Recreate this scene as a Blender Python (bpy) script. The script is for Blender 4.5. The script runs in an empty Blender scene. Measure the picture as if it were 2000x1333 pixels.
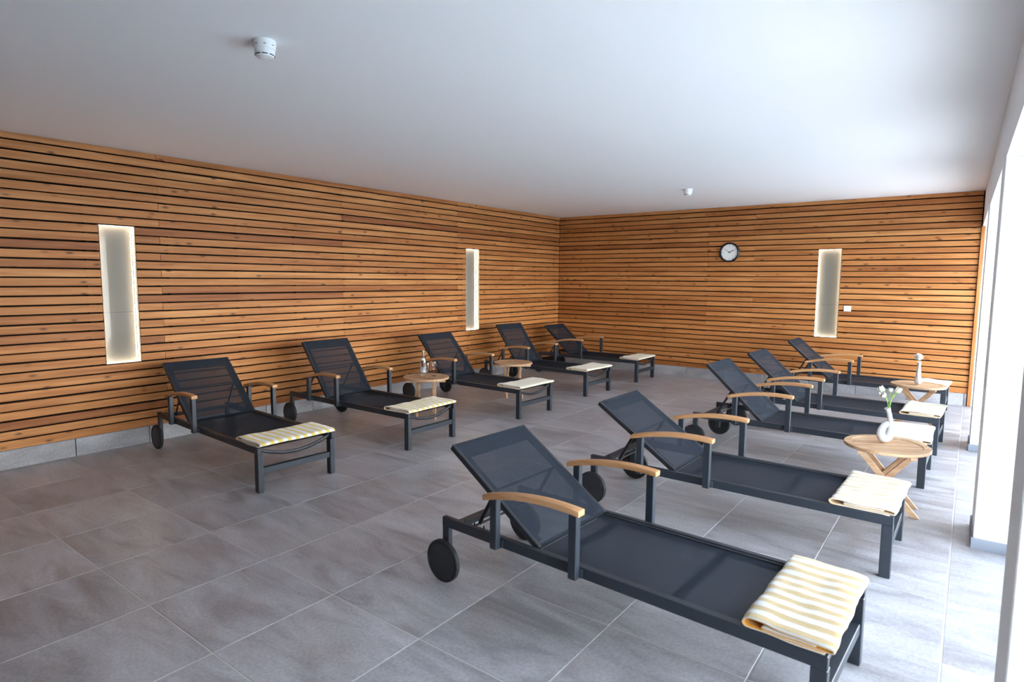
import bpy, bmesh, math, random
from mathutils import Vector, Matrix, Euler
from mathutils import noise as mnoise

S = bpy.context.scene
COL = S.collection
random.seed(7)
PI = math.pi

# ------------------------------------------------------------------ camera
cam_d = bpy.data.cameras.new('camera')
cam = bpy.data.objects.new('camera', cam_d)
COL.objects.link(cam)
S.camera = cam
cam_d.sensor_width = 36.0
cam_d.lens = 1187.53 * 36.0 / 2000.0
cam_d.clip_start = 0.02
cam_d.clip_end = 400
_yaw, _pitch, _roll = map(math.radians, (37.047, 5.8224, 0.4299))
_f = Vector((-math.sin(_yaw)*math.cos(_pitch), math.cos(_yaw)*math.cos(_pitch), -math.sin(_pitch)))
_r = Vector((math.cos(_yaw), math.sin(_yaw), 0))
_u = _r.cross(_f)
_r2 = _r*math.cos(_roll) + _u*math.sin(_roll)
_u2 = -_r*math.sin(_roll) + _u*math.cos(_roll)
_m = Matrix((_r2, _u2, -_f)).transposed().to_4x4()
_m.translation = Vector((6.7282, -10.4834, 1.7161))
cam.matrix_world = _m
cam_d.dof.use_dof = True
cam_d.dof.focus_distance = 6.5
cam_d.dof.aperture_fstop = 4.0

# ------------------------------------------------------------------ world: an overcast daylight sky
W = bpy.data.worlds.new('overcast_sky')
S.world = W
W.use_nodes = True
nt = W.node_tree
nt.nodes.clear()
wo = nt.nodes.new('ShaderNodeOutputWorld')
wb = nt.nodes.new('ShaderNodeBackground')
wb.inputs[0].default_value = (0.855, 0.905, 1.0, 1)
# hazy bright sky: milky white at the horizon, deeper and bluer towards the zenith
w_tc = nt.nodes.new('ShaderNodeTexCoord')
w_sp = nt.nodes.new('ShaderNodeSeparateXYZ')
w_rp = nt.nodes.new('ShaderNodeValToRGB')
_e = w_rp.color_ramp.elements
_e[0].position = 0.0
_e[0].color = (1.0, 0.975, 0.955, 1)
_e[1].position = 1.0
_e[1].color = (0.26, 0.32, 0.45, 1)
for _p, _c in ((0.15, (0.88, 0.89, 0.92, 1)), (0.40, (0.58, 0.64, 0.76, 1)), (0.70, (0.36, 0.43, 0.57, 1))):
    _q = _e.new(_p)
    _q.color = _c
nt.links.new(w_tc.outputs['Generated'], w_sp.inputs[0])
nt.links.new(w_sp.outputs['Z'], w_rp.inputs[0])
nt.links.new(w_rp.outputs[0], wb.inputs[0])
wb.inputs[1].default_value = 9.0
nt.links.new(wb.outputs[0], wo.inputs[0])

S.view_settings.view_transform = 'Standard'
S.view_settings.look = 'None'
S.view_settings.exposure = 1.50
S.view_settings.gamma = 1.0
S.view_settings.use_curve_mapping = False
S.cycles.use_denoising = True
S.cycles.max_bounces = 12
S.cycles.diffuse_bounces = 6
S.cycles.glossy_bounces = 5
S.cycles.transmission_bounces = 10
S.cycles.transparent_max_bounces = 24
S.cycles.sample_clamp_indirect = 6.0
S.cycles.caustics_reflective = False
S.cycles.caustics_refractive = False

H = 2.950            # ceiling height
WX = 6.775           # window wall at the back corner
WROT = 0.0105        # the window wall opens by a hair towards the camera
Y_END = -13.0
PILLARS = [-2.80, -5.65, -8.50, -10.00]   # y of the faces turned to the camera
PIL_DEPTH = {-2.80: 0.44, -5.65: 0.46, -8.50: 0.33, -10.00: 0.44}
LINTEL = 2.475

def wall_pt(y, dx=0.0):
    return Vector((WX + math.sin(WROT)*(-y) + dx*math.cos(WROT), y, 0))

# ------------------------------------------------------------------ material helpers
def new_mat(name):
    m = bpy.data.materials.new(name)
    m.use_nodes = True
    n = m.node_tree
    return m, n, n.nodes['Principled BSDF'], n.nodes['Material Output']

def simple(name, col, rough=0.5, spec=0.5, metal=0.0, **kw):
    m, n, b, o = new_mat(name)
    b.inputs['Base Color'].default_value = (*col, 1)
    b.inputs['Roughness'].default_value = rough
    b.inputs['Specular IOR Level'].default_value = spec
    b.inputs['Metallic'].default_value = metal
    for k, v in kw.items():
        b.inputs[k].default_value = v
    return m

def N(n, t, **kw):
    x = n.nodes.new(t)
    for k, v in kw.items():
        setattr(x, k, v)
    return x

def ramp(n, stops, interp='LINEAR'):
    r = n.nodes.new('ShaderNodeValToRGB')
    r.color_ramp.interpolation = interp
    e = r.color_ramp.elements
    while len(e) < len(stops):
        e.new(0.5)
    for el, (p, c) in zip(e, stops):
        el.position = p
        el.color = (*c, 1) if len(c) == 3 else c
    return r

def coords(n, scale, rnd=True, rot=(0, 0, 0)):
    """object coordinates with a random offset for every object, scaled"""
    tc = n.nodes.new('ShaderNodeTexCoord')
    mp = n.nodes.new('ShaderNodeMapping')
    mp.inputs['Scale'].default_value = scale
    mp.inputs['Rotation'].default_value = rot
    n.links.new(tc.outputs['Object'], mp.inputs['Vector'])
    if not rnd:
        return mp.outputs[0], None
    oi = n.nodes.new('ShaderNodeObjectInfo')
    mu = n.nodes.new('ShaderNodeVectorMath')
    mu.operation = 'MULTIPLY_ADD'
    cb = n.nodes.new('ShaderNodeCombineXYZ')
    for i in range(3):
        n.links.new(oi.outputs['Random'], cb.inputs[i])
    n.links.new(cb.outputs[0], mu.inputs[0])
    mu.inputs[1].default_value = (97.0, 41.0, 63.0)
    n.links.new(mp.outputs[0], mu.inputs[2])
    return mu.outputs[0], oi.outputs['Random']

def wood(name, dark, mid, light, knots=True, rough=0.55, axis=0, sat=1.0, knot_col=(0.10, 0.035, 0.012)):
    m, n, b, o = new_mat(name)
    L = n.links.new
    sc = [22.0, 22.0, 22.0]
    sc[axis] = 1.3
    v, rnd = coords(n, tuple(sc))
    ns = N(n, 'ShaderNodeTexNoise')
    ns.inputs['Scale'].default_value = 1.0
    ns.inputs['Detail'].default_value = 5.0
    ns.inputs['Roughness'].default_value = 0.6
    ns.inputs['Distortion'].default_value = 0.6
    L(v, ns.inputs['Vector'])
    r = ramp(n, [(0.30, dark), (0.5, mid), (0.72, light)])
    L(ns.outputs['Fac'], r.inputs[0])
    # every board has its own tone
    wn = N(n, 'ShaderNodeTexWhiteNoise', noise_dimensions='1D')
    L(rnd, wn.inputs['W'])
    tone = ramp(n, [(0.0, (0.66, 0.54, 0.50)), (0.10, (0.86, 0.77, 0.70)), (0.35, (0.98, 0.95, 0.92)), (0.8, (1.08, 1.06, 1.04)), (1.0, (1.18, 1.24, 1.30))])
    L(wn.outputs['Value'], tone.inputs[0])
    mx = N(n, 'ShaderNodeMix', data_type='RGBA', blend_type='MULTIPLY')
    mx.inputs[0].default_value = sat
    L(r.outputs[0], mx.inputs[6])
    L(tone.outputs[0], mx.inputs[7])
    out = mx.outputs[2]
    if knots:
        sk = [16.0, 16.0, 16.0]
        sk[axis] = 6.0
        v2, _ = coords(n, tuple(sk))
        vo = N(n, 'ShaderNodeTexVoronoi')
        vo.inputs['Scale'].default_value = 1.0
        vo.inputs['Randomness'].default_value = 1.0
        L(v2, vo.inputs['Vector'])
        kr = ramp(n, [(0.10, (1, 1, 1)), (0.17, (0.45, 0.45, 0.45)), (0.30, (0, 0, 0))])
        L(vo.outputs['Distance'], kr.inputs[0])
        # only some of the cells carry a knot
        cell = ramp(n, [(0.62, (0, 0, 0)), (0.66, (1, 1, 1))])
        sp = N(n, 'ShaderNodeSeparateColor')
        L(vo.outputs['Color'], sp.inputs[0])
        L(sp.outputs[0], cell.inputs[0])
        ml = N(n, 'ShaderNodeMath', operation='MULTIPLY')
        L(kr.outputs[0], ml.inputs[0])
        L(cell.outputs[0], ml.inputs[1])
        m2 = N(n, 'ShaderNodeMath', operation='MULTIPLY')
        L(ml.outputs[0], m2.inputs[0])
        m2.inputs[1].default_value = 0.85
        mk = N(n, 'ShaderNodeMix', data_type='RGBA')
        L(m2.outputs[0], mk.inputs[0])
        L(out, mk.inputs[6])
        mk.inputs[7].default_value = (*knot_col, 1)
        out = mk.outputs[2]
    L(out, b.inputs['Base Color'])
    b.inputs['Roughness'].default_value = rough
    b.inputs['Specular IOR Level'].default_value = 0.3
    bp = N(n, 'ShaderNodeBump')
    bp.inputs['Strength'].default_value = 0.12
    bp.inputs['Distance'].default_value = 0.004
    L(ns.outputs['Fac'], bp.inputs['Height'])
    L(bp.outputs[0], b.inputs['Normal'])
    return m

def stone(name, dark, mid, light, brown, rough=0.5):
    m, n, b, o = new_mat(name)
    L = n.links.new
    v, rnd = coords(n, (1.2, 4.6, 3.0), rot=(0, 0, math.radians(38)))
    big = N(n, 'ShaderNodeTexNoise')
    big.inputs['Scale'].default_value = 1.1
    big.inputs['Detail'].default_value = 8.0
    big.inputs['Roughness'].default_value = 0.58
    big.inputs['Distortion'].default_value = 1.1
    L(v, big.inputs['Vector'])
    r = ramp(n, [(0.26, dark), (0.48, mid), (0.74, light)])
    L(big.outputs['Fac'], r.inputs[0])
    v2, _ = coords(n, (2.2, 3.4, 2.0), rot=(0, 0, math.radians(30)))
    br = N(n, 'ShaderNodeTexNoise')
    br.inputs['Scale'].default_value = 1.0
    br.inputs['Detail'].default_value = 3.0
    L(v2, br.inputs['Vector'])
    brr = ramp(n, [(0.52, (0, 0, 0)), (0.74, (0.55, 0.55, 0.55))])
    L(br.outputs['Fac'], brr.inputs[0])
    mx = N(n, 'ShaderNodeMix', data_type='RGBA')
    L(brr.outputs[0], mx.inputs[0])
    L(r.outputs[0], mx.inputs[6])
    mx.inputs[7].default_value = (*brown, 1)
    v3, _ = coords(n, (60, 60, 60), rnd=False)
    fi = N(n, 'ShaderNodeTexNoise')
    fi.inputs['Scale'].default_value = 1.0
    fi.inputs['Detail'].default_value = 4.0
    L(v3, fi.inputs['Vector'])
    fr = ramp(n, [(0.3, (0.86, 0.86, 0.86)), (0.7, (1.12, 1.12, 1.12))])
    L(fi.outputs['Fac'], fr.inputs[0])
    m2 = N(n, 'ShaderNodeMix', data_type='RGBA', blend_type='MULTIPLY')
    m2.inputs[0].default_value = 1.0
    L(mx.outputs[2], m2.inputs[6])
    L(fr.outputs[0], m2.inputs[7])
    # slight tone difference between tiles
    wn = N(n, 'ShaderNodeTexWhiteNoise', noise_dimensions='1D')
    L(rnd, wn.inputs['W'])
    tr = ramp(n, [(0.0, (0.90, 0.90, 0.90)), (1.0, (1.10, 1.09, 1.08))])
    L(wn.outputs['Value'], tr.inputs[0])
    m3 = N(n, 'ShaderNodeMix', data_type='RGBA', blend_type='MULTIPLY')
    m3.inputs[0].default_value = 1.0
    L(m2.outputs[2], m3.inputs[6])
    L(tr.outputs[0], m3.inputs[7])
    L(m3.outputs[2], b.inputs['Base Color'])
    rr = ramp(n, [(0.3, (rough-0.06,)*3), (0.7, (rough+0.10,)*3)])
    L(big.outputs['Fac'], rr.inputs[0])
    L(rr.outputs[0], b.inputs['Roughness'])
    bp = N(n, 'ShaderNodeBump')
    bp.inputs['Strength'].default_value = 0.25
    bp.inputs['Distance'].default_value = 0.004
    ad = N(n, 'ShaderNodeMath', operation='ADD')
    L(big.outputs['Fac'], ad.inputs[0])
    L(fi.outputs['Fac'], ad.inputs[1])
    L(ad.outputs[0], bp.inputs['Height'])
    L(bp.outputs[0], b.inputs['Normal'])
    return m

def plaster(name, col, rough=0.9):
    m, n, b, o = new_mat(name)
    v, _ = coords(n, (40, 40, 40), rnd=False)
    t = N(n, 'ShaderNodeTexNoise')
    t.inputs['Scale'].default_value = 1.5
    t.inputs['Detail'].default_value = 5
    n.links.new(v, t.inputs['Vector'])
    bp = N(n, 'ShaderNodeBump')
    bp.inputs['Strength'].default_value = 0.05
    bp.inputs['Distance'].default_value = 0.002
    n.links.new(t.outputs['Fac'], bp.inputs['Height'])
    n.links.new(bp.outputs[0], b.inputs['Normal'])
    b.inputs['Base Color'].default_value = (*col, 1)
    b.inputs['Roughness'].default_value = rough
    b.inputs['Specular IOR Level'].default_value = 0.2
    return m

M = {}
M['slat'] = wood('larch_slat', (0.315, 0.114, 0.032), (0.440, 0.178, 0.054), (0.540, 0.252, 0.091))
M['teak'] = wood('teak', (0.37, 0.175, 0.075), (0.50, 0.265, 0.125), (0.60, 0.35, 0.185), knots=False, sat=0.25, rough=0.45)
M['teak_pale'] = wood('weathered_teak', (0.38, 0.215, 0.118), (0.50, 0.315, 0.19), (0.60, 0.42, 0.275), knots=False, sat=0.35, rough=0.55)
M['tile'] = stone('slate_tile', (0.192, 0.185, 0.197), (0.340, 0.334, 0.358), (0.462, 0.460, 0.498), (0.250, 0.214, 0.204), rough=0.36)
M['grout'] = plaster('pale_grout', (0.50, 0.485, 0.475))
M['ceiling'] = plaster('white_ceiling_paint', (0.88, 0.875, 0.885))
M['wall'] = plaster('white_wall_paint', (0.82, 0.82, 0.82))
M['backing'] = simple('dark_backing_felt', (0.018, 0.013, 0.010), 0.95, 0.1)
M['base_grey'] = simple('grey_skirting_paint', (0.20, 0.22, 0.27), 0.5, 0.4)
M['alu'] = simple('anthracite_powder_coat', (0.019, 0.025, 0.036), 0.45, 0.5)
M['tube'] = simple('dark_sling_tube', (0.014, 0.016, 0.021), 0.45, 0.5)
M['matt'] = simple('matt_black_tube', (0.008, 0.009, 0.012), 0.8, 0.1)
M['rubber'] = simple('black_rubber', (0.014, 0.015, 0.018), 0.55, 0.4)
M['disc'] = simple('dark_wheel_disc', (0.016, 0.017, 0.021), 0.42, 0.5)
M['steel'] = simple('steel', (0.6, 0.6, 0.62), 0.25, 0.5, 1.0)
M['white_plastic'] = simple('white_plastic', (0.83, 0.83, 0.82), 0.38, 0.5)
M['dark_slot'] = simple('dark_slot', (0.03, 0.03, 0.032), 0.7, 0.2)
M['black_rim'] = simple('black_clock_rim', (0.012, 0.012, 0.016), 0.35, 0.5)
M['ceramic'] = simple('white_ceramic', (0.62, 0.63, 0.65), 0.42, 0.4)
M['petal'] = simple('ivory_petals', (0.70, 0.69, 0.60), 0.7, 0.2, **{'Subsurface Weight': 0.15})
M['stem'] = simple('green_stem', (0.22, 0.42, 0.09), 0.5, 0.3)
M['leafgreen'] = simple('pale_green_bud', (0.36, 0.52, 0.14), 0.6, 0.3)
M['paving'] = plaster('pale_paving', (0.82, 0.80, 0.77))
M['coping'] = plaster('white_coping', (0.75, 0.75, 0.73))
M['window_alu'] = simple('light_grey_window_aluminium', (0.62, 0.63, 0.64), 0.4, 0.5)
M['dark_panel'] = simple('dark_wood_panel', (0.085, 0.055, 0.038), 0.6, 0.3)
M['cap'] = simple('pale_gold_cap', (0.42, 0.36, 0.26), 0.4, 0.5)
M['label'] = simple('white_label', (0.66, 0.70, 0.76), 0.5, 0.4)
M['niche'] = simple('niche_lining', (0.52, 0.45, 0.36), 0.6, 0.3)

def fabric(name, t0, t1):
    m, n, b, o = new_mat(name)
    L = n.links.new
    tc = N(n, 'ShaderNodeTexCoord')
    wv = N(n, 'ShaderNodeTexWave', wave_type='BANDS', bands_direction='Y')
    wv.inputs['Scale'].default_value = 1/0.0125/2/PI*PI*0.318*3.14
    wv.inputs['Distortion'].default_value = 0.0
    L(tc.outputs['Object'], wv.inputs['Vector'])
    r = ramp(n, [(0.0, (0.016, 0.020, 0.029)), (1.0, (0.025, 0.031, 0.043))])
    L(wv.outputs['Fac'], r.inputs[0])
    L(r.outputs[0], b.inputs['Base Color'])
    b.inputs['Roughness'].default_value = 0.75
    b.inputs['Specular IOR Level'].default_value = 0.05
    b.inputs['Sheen Weight'].default_value = 0.0
    tr = N(n, 'ShaderNodeBsdfTransparent')
    ml = N(n, 'ShaderNodeMapRange')
    ml.inputs[3].default_value = t0
    ml.inputs[4].default_value = t1
    L(wv.outputs['Fac'], ml.inputs[0])
    mx = N(n, 'ShaderNodeMixShader')
    L(ml.outputs[0], mx.inputs[0])
    L(b.outputs[0], mx.inputs[1])
    L(tr.outputs[0], mx.inputs[2])
    L(mx.outputs[0], o.inputs['Surface'])
    return m
M['sling'] = fabric('charcoal_mesh_sling', 0.06, 0.18)
M['seat'] = fabric('charcoal_seat_sling', 0.03, 0.10)

def towel_mat(name, yellow, white, back):
    m, n, b, o = new_mat(name)
    L = n.links.new
    at = N(n, 'ShaderNodeAttribute', attribute_name='stripe')
    sn = N(n, 'ShaderNodeMath', operation='SINE')
    mu = N(n, 'ShaderNodeMath', operation='MULTIPLY')
    nz = N(n, 'ShaderNodeTexNoise')
    nz.inputs['Scale'].default_value = 26.0
    nz.inputs['Detail'].default_value = 3.0
    tc = N(n, 'ShaderNodeTexCoord')
    L(tc.outputs['Object'], nz.inputs['Vector'])
    L(at.outputs['Fac'], mu.inputs[0])
    mu.inputs[1].default_value = 2*PI/0.074
    L(mu.outputs[0], sn.inputs[0])
    ad = N(n, 'ShaderNodeMath', operation='MULTIPLY_ADD')
    L(nz.outputs['Fac'], ad.inputs[0])
    ad.inputs[1].default_value = 0.7
    L(sn.outputs[0], ad.inputs[2])
    r = ramp(n, [(0.28, white), (0.66, yellow)])
    mr = N(n, 'ShaderNodeMapRange')
    mr.inputs[1].default_value = -1.0
    mr.inputs[2].default_value = 1.7
    L(ad.outputs[0], mr.inputs[0])
    L(mr.outputs[0], r.inputs[0])
    # the reverse of the cloth is plain golden terry
    rv = N(n, 'ShaderNodeAttribute', attribute_name='reverse')
    mk = N(n, 'ShaderNodeMix', data_type='RGBA')
    L(rv.outputs['Fac'], mk.inputs[0])
    L(r.outputs[0], mk.inputs[6])
    mk.inputs[7].default_value = (*back, 1)
    L(mk.outputs[2], b.inputs['Base Color'])
    b.inputs['Roughness'].default_value = 0.95
    b.inputs['Specular IOR Level'].default_value = 0.1
    b.inputs['Sheen Weight'].default_value = 0.3
    n2 = N(n, 'ShaderNodeTexNoise')
    n2.inputs['Scale'].default_value = 220.0
    L(tc.outputs['Object'], n2.inputs['Vector'])
    bp = N(n, 'ShaderNodeBump')
    bp.inputs['Strength'].default_value = 0.5
    bp.inputs['Distance'].default_value = 0.004
    L(n2.outputs['Fac'], bp.inputs['Height'])
    L(bp.outputs[0], b.inputs['Normal'])
    return m
M['towel_y'] = towel_mat('yellow_striped_terry', (0.74, 0.55, 0.13), (0.80, 0.80, 0.80), (0.72, 0.52, 0.30))
M['towel_p'] = towel_mat('pale_striped_terry_dimmed', (0.50, 0.395, 0.235), (0.60, 0.595, 0.57), (0.58, 0.41, 0.23))  # window-row towels: colours darkened to offset the strong window light
M['towel_c'] = towel_mat('cream_striped_terry', (0.76, 0.67, 0.42), (0.80, 0.79, 0.76), (0.74, 0.56, 0.34))
M['towel_n'] = towel_mat('golden_striped_terry_dimmed', (0.43, 0.315, 0.150), (0.58, 0.58, 0.575), (0.62, 0.30, 0.04))  # nearest window towel, white and stripes also lowered against the bright light there

def glass(name, tint=(1, 1, 1), rough=0.0):
    return simple(name, tint, rough, 0.5, 0.0, **{'Transmission Weight': 1.0, 'IOR': 1.45})
M['glass'] = glass('clear_glass')
M['water_glass'] = simple('bottled_water', (0.96, 0.99, 1.0), 0.0, 0.5, 0.0, **{'Transmission Weight': 1.0, 'IOR': 1.33})

def window_glass():
    m, n, b, o = new_mat('window_glass')
    L = n.links.new
    tr = N(n, 'ShaderNodeBsdfTransparent')
    tr.inputs[0].default_value = (0.94, 0.97, 0.96, 1)
    gl = N(n, 'ShaderNodeBsdfGlossy')
    gl.inputs['Roughness'].default_value = 0.0
    fr = N(n, 'ShaderNodeFresnel')
    # thin pane: both faces of the sheet reflect like the outside of glass
    ge = N(n, 'ShaderNodeNewGeometry')
    io = N(n, 'ShaderNodeMath', operation='MULTIPLY_ADD')
    L(ge.outputs['Backfacing'], io.inputs[0])
    io.inputs[1].default_value = 1/1.5 - 1.5
    io.inputs[2].default_value = 1.5
    L(io.outputs[0], fr.inputs[0])
    mx = N(n, 'ShaderNodeMixShader')
    L(fr.outputs[0], mx.inputs[0])
    L(tr.outputs[0], mx.inputs[1])
    L(gl.outputs[0], mx.inputs[2])
    L(mx.outputs[0], o.inputs['Surface'])
    n.nodes.remove(b)
    return m
M['window_glass'] = window_glass()

def niche_pane():
    m, n, b, o = new_mat('frosted_mirror_pane')
    L = n.links.new
    b.inputs['Base Color'].default_value = (0.165, 0.165, 0.155, 1)
    b.inputs['Roughness'].default_value = 0.35
    b.inputs['Specular IOR Level'].default_value = 0.0
    gl = N(n, 'ShaderNodeBsdfGlossy')
    gl.inputs['Color'].default_value = (0.92, 0.95, 0.95, 1)
    gl.inputs['Roughness'].default_value = 0.015
    mx = N(n, 'ShaderNodeMixShader')
    mx.inputs[0].default_value = 0.13
    L(b.outputs[0], mx.inputs[1])
    L(gl.outputs[0], mx.inputs[2])
    L(mx.outputs[0], o.inputs['Surface'])
    return m
M['pane'] = niche_pane()

def led():
    m, n, b, o = new_mat('warm_led_strip')
    L = n.links.new
    tc = N(n, 'ShaderNodeTexCoord')
    wv = N(n, 'ShaderNodeTexWave', wave_type='BANDS', bands_direction='X')
    wv.inputs['Scale'].default_value = 1/0.030*0.314
    L(tc.outputs['Object'], wv.inputs['Vector'])
    mr = N(n, 'ShaderNodeMapRange')
    mr.inputs[3].default_value = 2.5
    mr.inputs[4].default_value = 26.0
    L(wv.outputs['Fac'], mr.inputs[0])
    em = N(n, 'ShaderNodeEmission')
    em.inputs[0].default_value = (1.0, 0.80, 0.57, 1)
    L(mr.outputs[0], em.inputs[1])
    L(em.outputs[0], o.inputs['Surface'])
    return m
M['led'] = led()

def pool_water():
    m, n, b, o = new_mat('turquoise_pool_water')
    b.inputs['Base Color'].default_value = (0.10, 0.42, 0.46, 1)
    b.inputs['Roughness'].default_value = 0.06
    tc = N(n, 'ShaderNodeTexCoord')
    t = N(n, 'ShaderNodeTexNoise')
    t.inputs['Scale'].default_value = 3.0
    n.links.new(tc.outputs['Object'], t.inputs['Vector'])
    bp = N(n, 'ShaderNodeBump')
    bp.inputs['Strength'].default_value = 0.2
    n.links.new(t.outputs['Fac'], bp.inputs['Height'])
    n.links.new(bp.outputs[0], b.inputs['Normal'])
    return m
M['pool'] = pool_water()

# ------------------------------------------------------------------ mesh helpers
class MB:
    def __init__(self):
        self.v, self.f, self.mi = [], [], []
    def add(self, vs, fs, mi=0):
        o = len(self.v)
        self.v += [tuple(p) for p in vs]
        self.f += [tuple(i+o for i in f) for f in fs]
        self.mi += [mi]*len(fs)
        return self
    def box(self, x0, x1, y0, y1, z0, z1, mi=0):
        vs = [(x, y, z) for x in (x0, x1) for y in (y0, y1) for z in (z0, z1)]
        return self.add(vs, [(0, 1, 3, 2), (4, 6, 7, 5), (0, 4, 5, 1), (2, 3, 7, 6), (0, 2, 6, 4), (1, 5, 7, 3)], mi)
    def bar(self, a, b, w, h, up=(0, 0, 1), mi=0):
        """rectangular bar from a to b; w across, h along up"""
        a, b, up = Vector(a), Vector(b), Vector(up)
        d = (b-a).normalized()
        s = d.cross(up).normalized()
        t = s.cross(d).normalized()
        vs = []
        for p in (a, b):
            for i, j in ((-1, -1), (1, -1), (1, 1), (-1, 1)):
                vs.append(p + s*(i*w/2) + t*(j*h/2))
        return self.add(vs, [(3, 2, 1, 0), (4, 5, 6, 7), (0, 1, 5, 4), (1, 2, 6, 5), (2, 3, 7, 6), (3, 0, 4, 7)], mi)
    def tube(self, pts, rad, n=10, closed=False, caps=True, squash=1.0, mi=0):
        pts = [Vector(p) for p in pts]
        k = len(pts)
        rads = rad if isinstance(rad, (list, tuple)) else [rad]*k
        sq = squash if isinstance(squash, (list, tuple)) else [squash]*k
        o = len(self.v)
        ref = None
        for i, p in enumerate(pts):
            if closed:
                d = (pts[(i+1) % k]-pts[i-1]).normalized()
            else:
                d = (pts[min(i+1, k-1)]-pts[max(i-1, 0)]).normalized()
            if ref is None:
                ref = Vector((0, 0, 1)) if abs(d.z) < 0.9 else Vector((0, 1, 0))
            s = d.cross(ref).normalized()
            t = s.cross(d).normalized()
            ref = t
            for j in range(n):
                a = 2*PI*j/n
                self.v.append(tuple(p + s*(math.cos(a)*rads[i]*sq[i]) + t*(math.sin(a)*rads[i])))
        kk = k if closed else k-1
        for i in range(kk):
            i2 = (i+1) % k
            for j in range(n):
                j2 = (j+1) % n
                self.f.append((o+i*n+j, o+i2*n+j, o+i2*n+j2, o+i*n+j2))
                self.mi.append(mi)
        if caps and not closed:
            self.f.append(tuple(o+j for j in range(n)))
            self.f.append(tuple(o+(k-1)*n+j for j in reversed(range(n))))
            self.mi += [mi, mi]
        return self
    def lathe(self, prof, n=32, axis='z', centre=(0, 0, 0), mi=0, cap=True):
        """prof: list of (radius, height)"""
        o = len(self.v)
        c = Vector(centre)
        for r, h in prof:
            for j in range(n):
                a = 2*PI*j/n
                if axis == 'z':
                    p = Vector((r*math.cos(a), r*math.sin(a), h))
                elif axis == 'y':
                    p = Vector((r*math.cos(a), h, -r*math.sin(a)))
                else:
                    p = Vector((h, r*math.cos(a), r*math.sin(a)))
                self.v.append(tuple(c+p))
        for i in range(len(prof)-1):
            for j in range(n):
                j2 = (j+1) % n
                self.f.append((o+i*n+j, o+i*n+j2, o+(i+1)*n+j2, o+(i+1)*n+j))
                self.mi.append(mi)
        if cap:
            if prof[0][0] > 1e-5:
                self.f.append(tuple(o+j for j in reversed(range(n))))
                self.mi.append(mi)
            if prof[-1][0] > 1e-5:
                self.f.append(tuple(o+(len(prof)-1)*n+j for j in range(n)))
                self.mi.append(mi)
        return self
    def mesh(self, name, mats, bevel=0.0, smooth=False, seg=1):
        me = bpy.data.meshes.new(name)
        me.from_pydata(self.v, [], self.f)
        me.update()
        if not isinstance(mats, (list, tuple)):
            mats = [mats]
        for m in mats:
            me.materials.append(m)
        for p, i in zip(me.polygons, self.mi):
            p.material_index = i
        bm = bmesh.new()
        bm.from_mesh(me)
        bmesh.ops.remove_doubles(bm, verts=bm.verts, dist=1e-6)
        bmesh.ops.recalc_face_normals(bm, faces=bm.faces)
        if bevel > 0:
            es = [e for e in bm.edges if len(e.link_faces) == 2 and e.calc_face_angle() > 0.6]
            bmesh.ops.bevel(bm, geom=es, offset=bevel, segments=seg, affect='EDGES', profile=0.5, clamp_overlap=True)
        bm.to_mesh(me)
        bm.free()
        if smooth:
            for p in me.polygons:
                p.use_smooth = True
            try:
                me.set_sharp_from_angle(angle=math.radians(40))
            except Exception:
                pass
        return me

def link(name, me, parent=None, loc=(0, 0, 0), rot=(0, 0, 0)):
    o = bpy.data.objects.new(name, me)
    COL.objects.link(o)
    o.parent = parent
    o.location = loc
    o.rotation_euler = rot
    return o

def build(name, mb, mats, parent=None, bevel=0.0, smooth=False, loc=(0, 0, 0), rot=(0, 0, 0), seg=1):
    return link(name, mb.mesh(name, mats, bevel, smooth, seg), parent, loc, rot)

def thing(name, label, cat, loc=(0, 0, 0), rz=0.0, group=None):
    o = link(name, None, None, loc, (0, 0, rz))
    tag(o, label, cat, group)
    return o

def tag(o, label, cat, group=None):
    o['label'] = label
    o['category'] = cat
    if group:
        o['group'] = group
    return o

def struct(o, label, cat=None):
    o['kind'] = 'structure'
    o['label'] = label
    o['category'] = cat or 'wall'
    return o

# ------------------------------------------------------------------ floor: slate tiles on a grout bed
TX0, TXP = 0.07, 0.6655
TY0, TYP = -5.27, 0.656
G = 0.0032   # half joint
floor = build('floor', MB().box(-0.10, 7.45, Y_END-0.1, 0.10, -0.14, -0.0012), M['grout'])
struct(floor, 'grey slate tiled floor with pale grout joints', 'floor')
xs = [0.0] + [TX0 + TXP*k for k in range(0, 11) if TX0 + TXP*k < 7.24] + [7.24]
ys = [0.0]
k0 = math.floor((0 - TY0)/TYP)
for k in range(k0, -40, -1):
    y = TY0 + TYP*k
    if y < Y_END:
        break
    ys.append(y)
ys.append(Y_END)
tile_full = MB().box(-TXP/2+G, TXP/2-G, -TYP/2+G, TYP/2-G, -0.010, 0).mesh('tile', M['tile'], 0.0016)
for i in range(len(xs)-1):
    for j in range(len(ys)-1):
        w, d = xs[i+1]-xs[i], ys[j]-ys[j+1]
        if w < 0.02 or d < 0.02:
            continue
        cx, cy = (xs[i]+xs[i+1])/2, (ys[j]+ys[j+1])/2
        if abs(w-TXP) < 1e-4 and abs(d-TYP) < 1e-4:
            me = tile_full
        else:
            me = MB().box(-w/2+G, w/2-G, -d/2+G, d/2-G, -0.010, 0).mesh('tile', M['tile'], 0.0016)
        link('tile', me, floor, (cx, cy, 0))

# ------------------------------------------------------------------ ceiling
ceiling = build('ceiling', MB().box(-0.10, 7.45, Y_END-0.1, 0.10, H, H+0.12), M['ceiling'])
struct(ceiling, 'plain white painted ceiling', 'ceiling')

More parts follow.
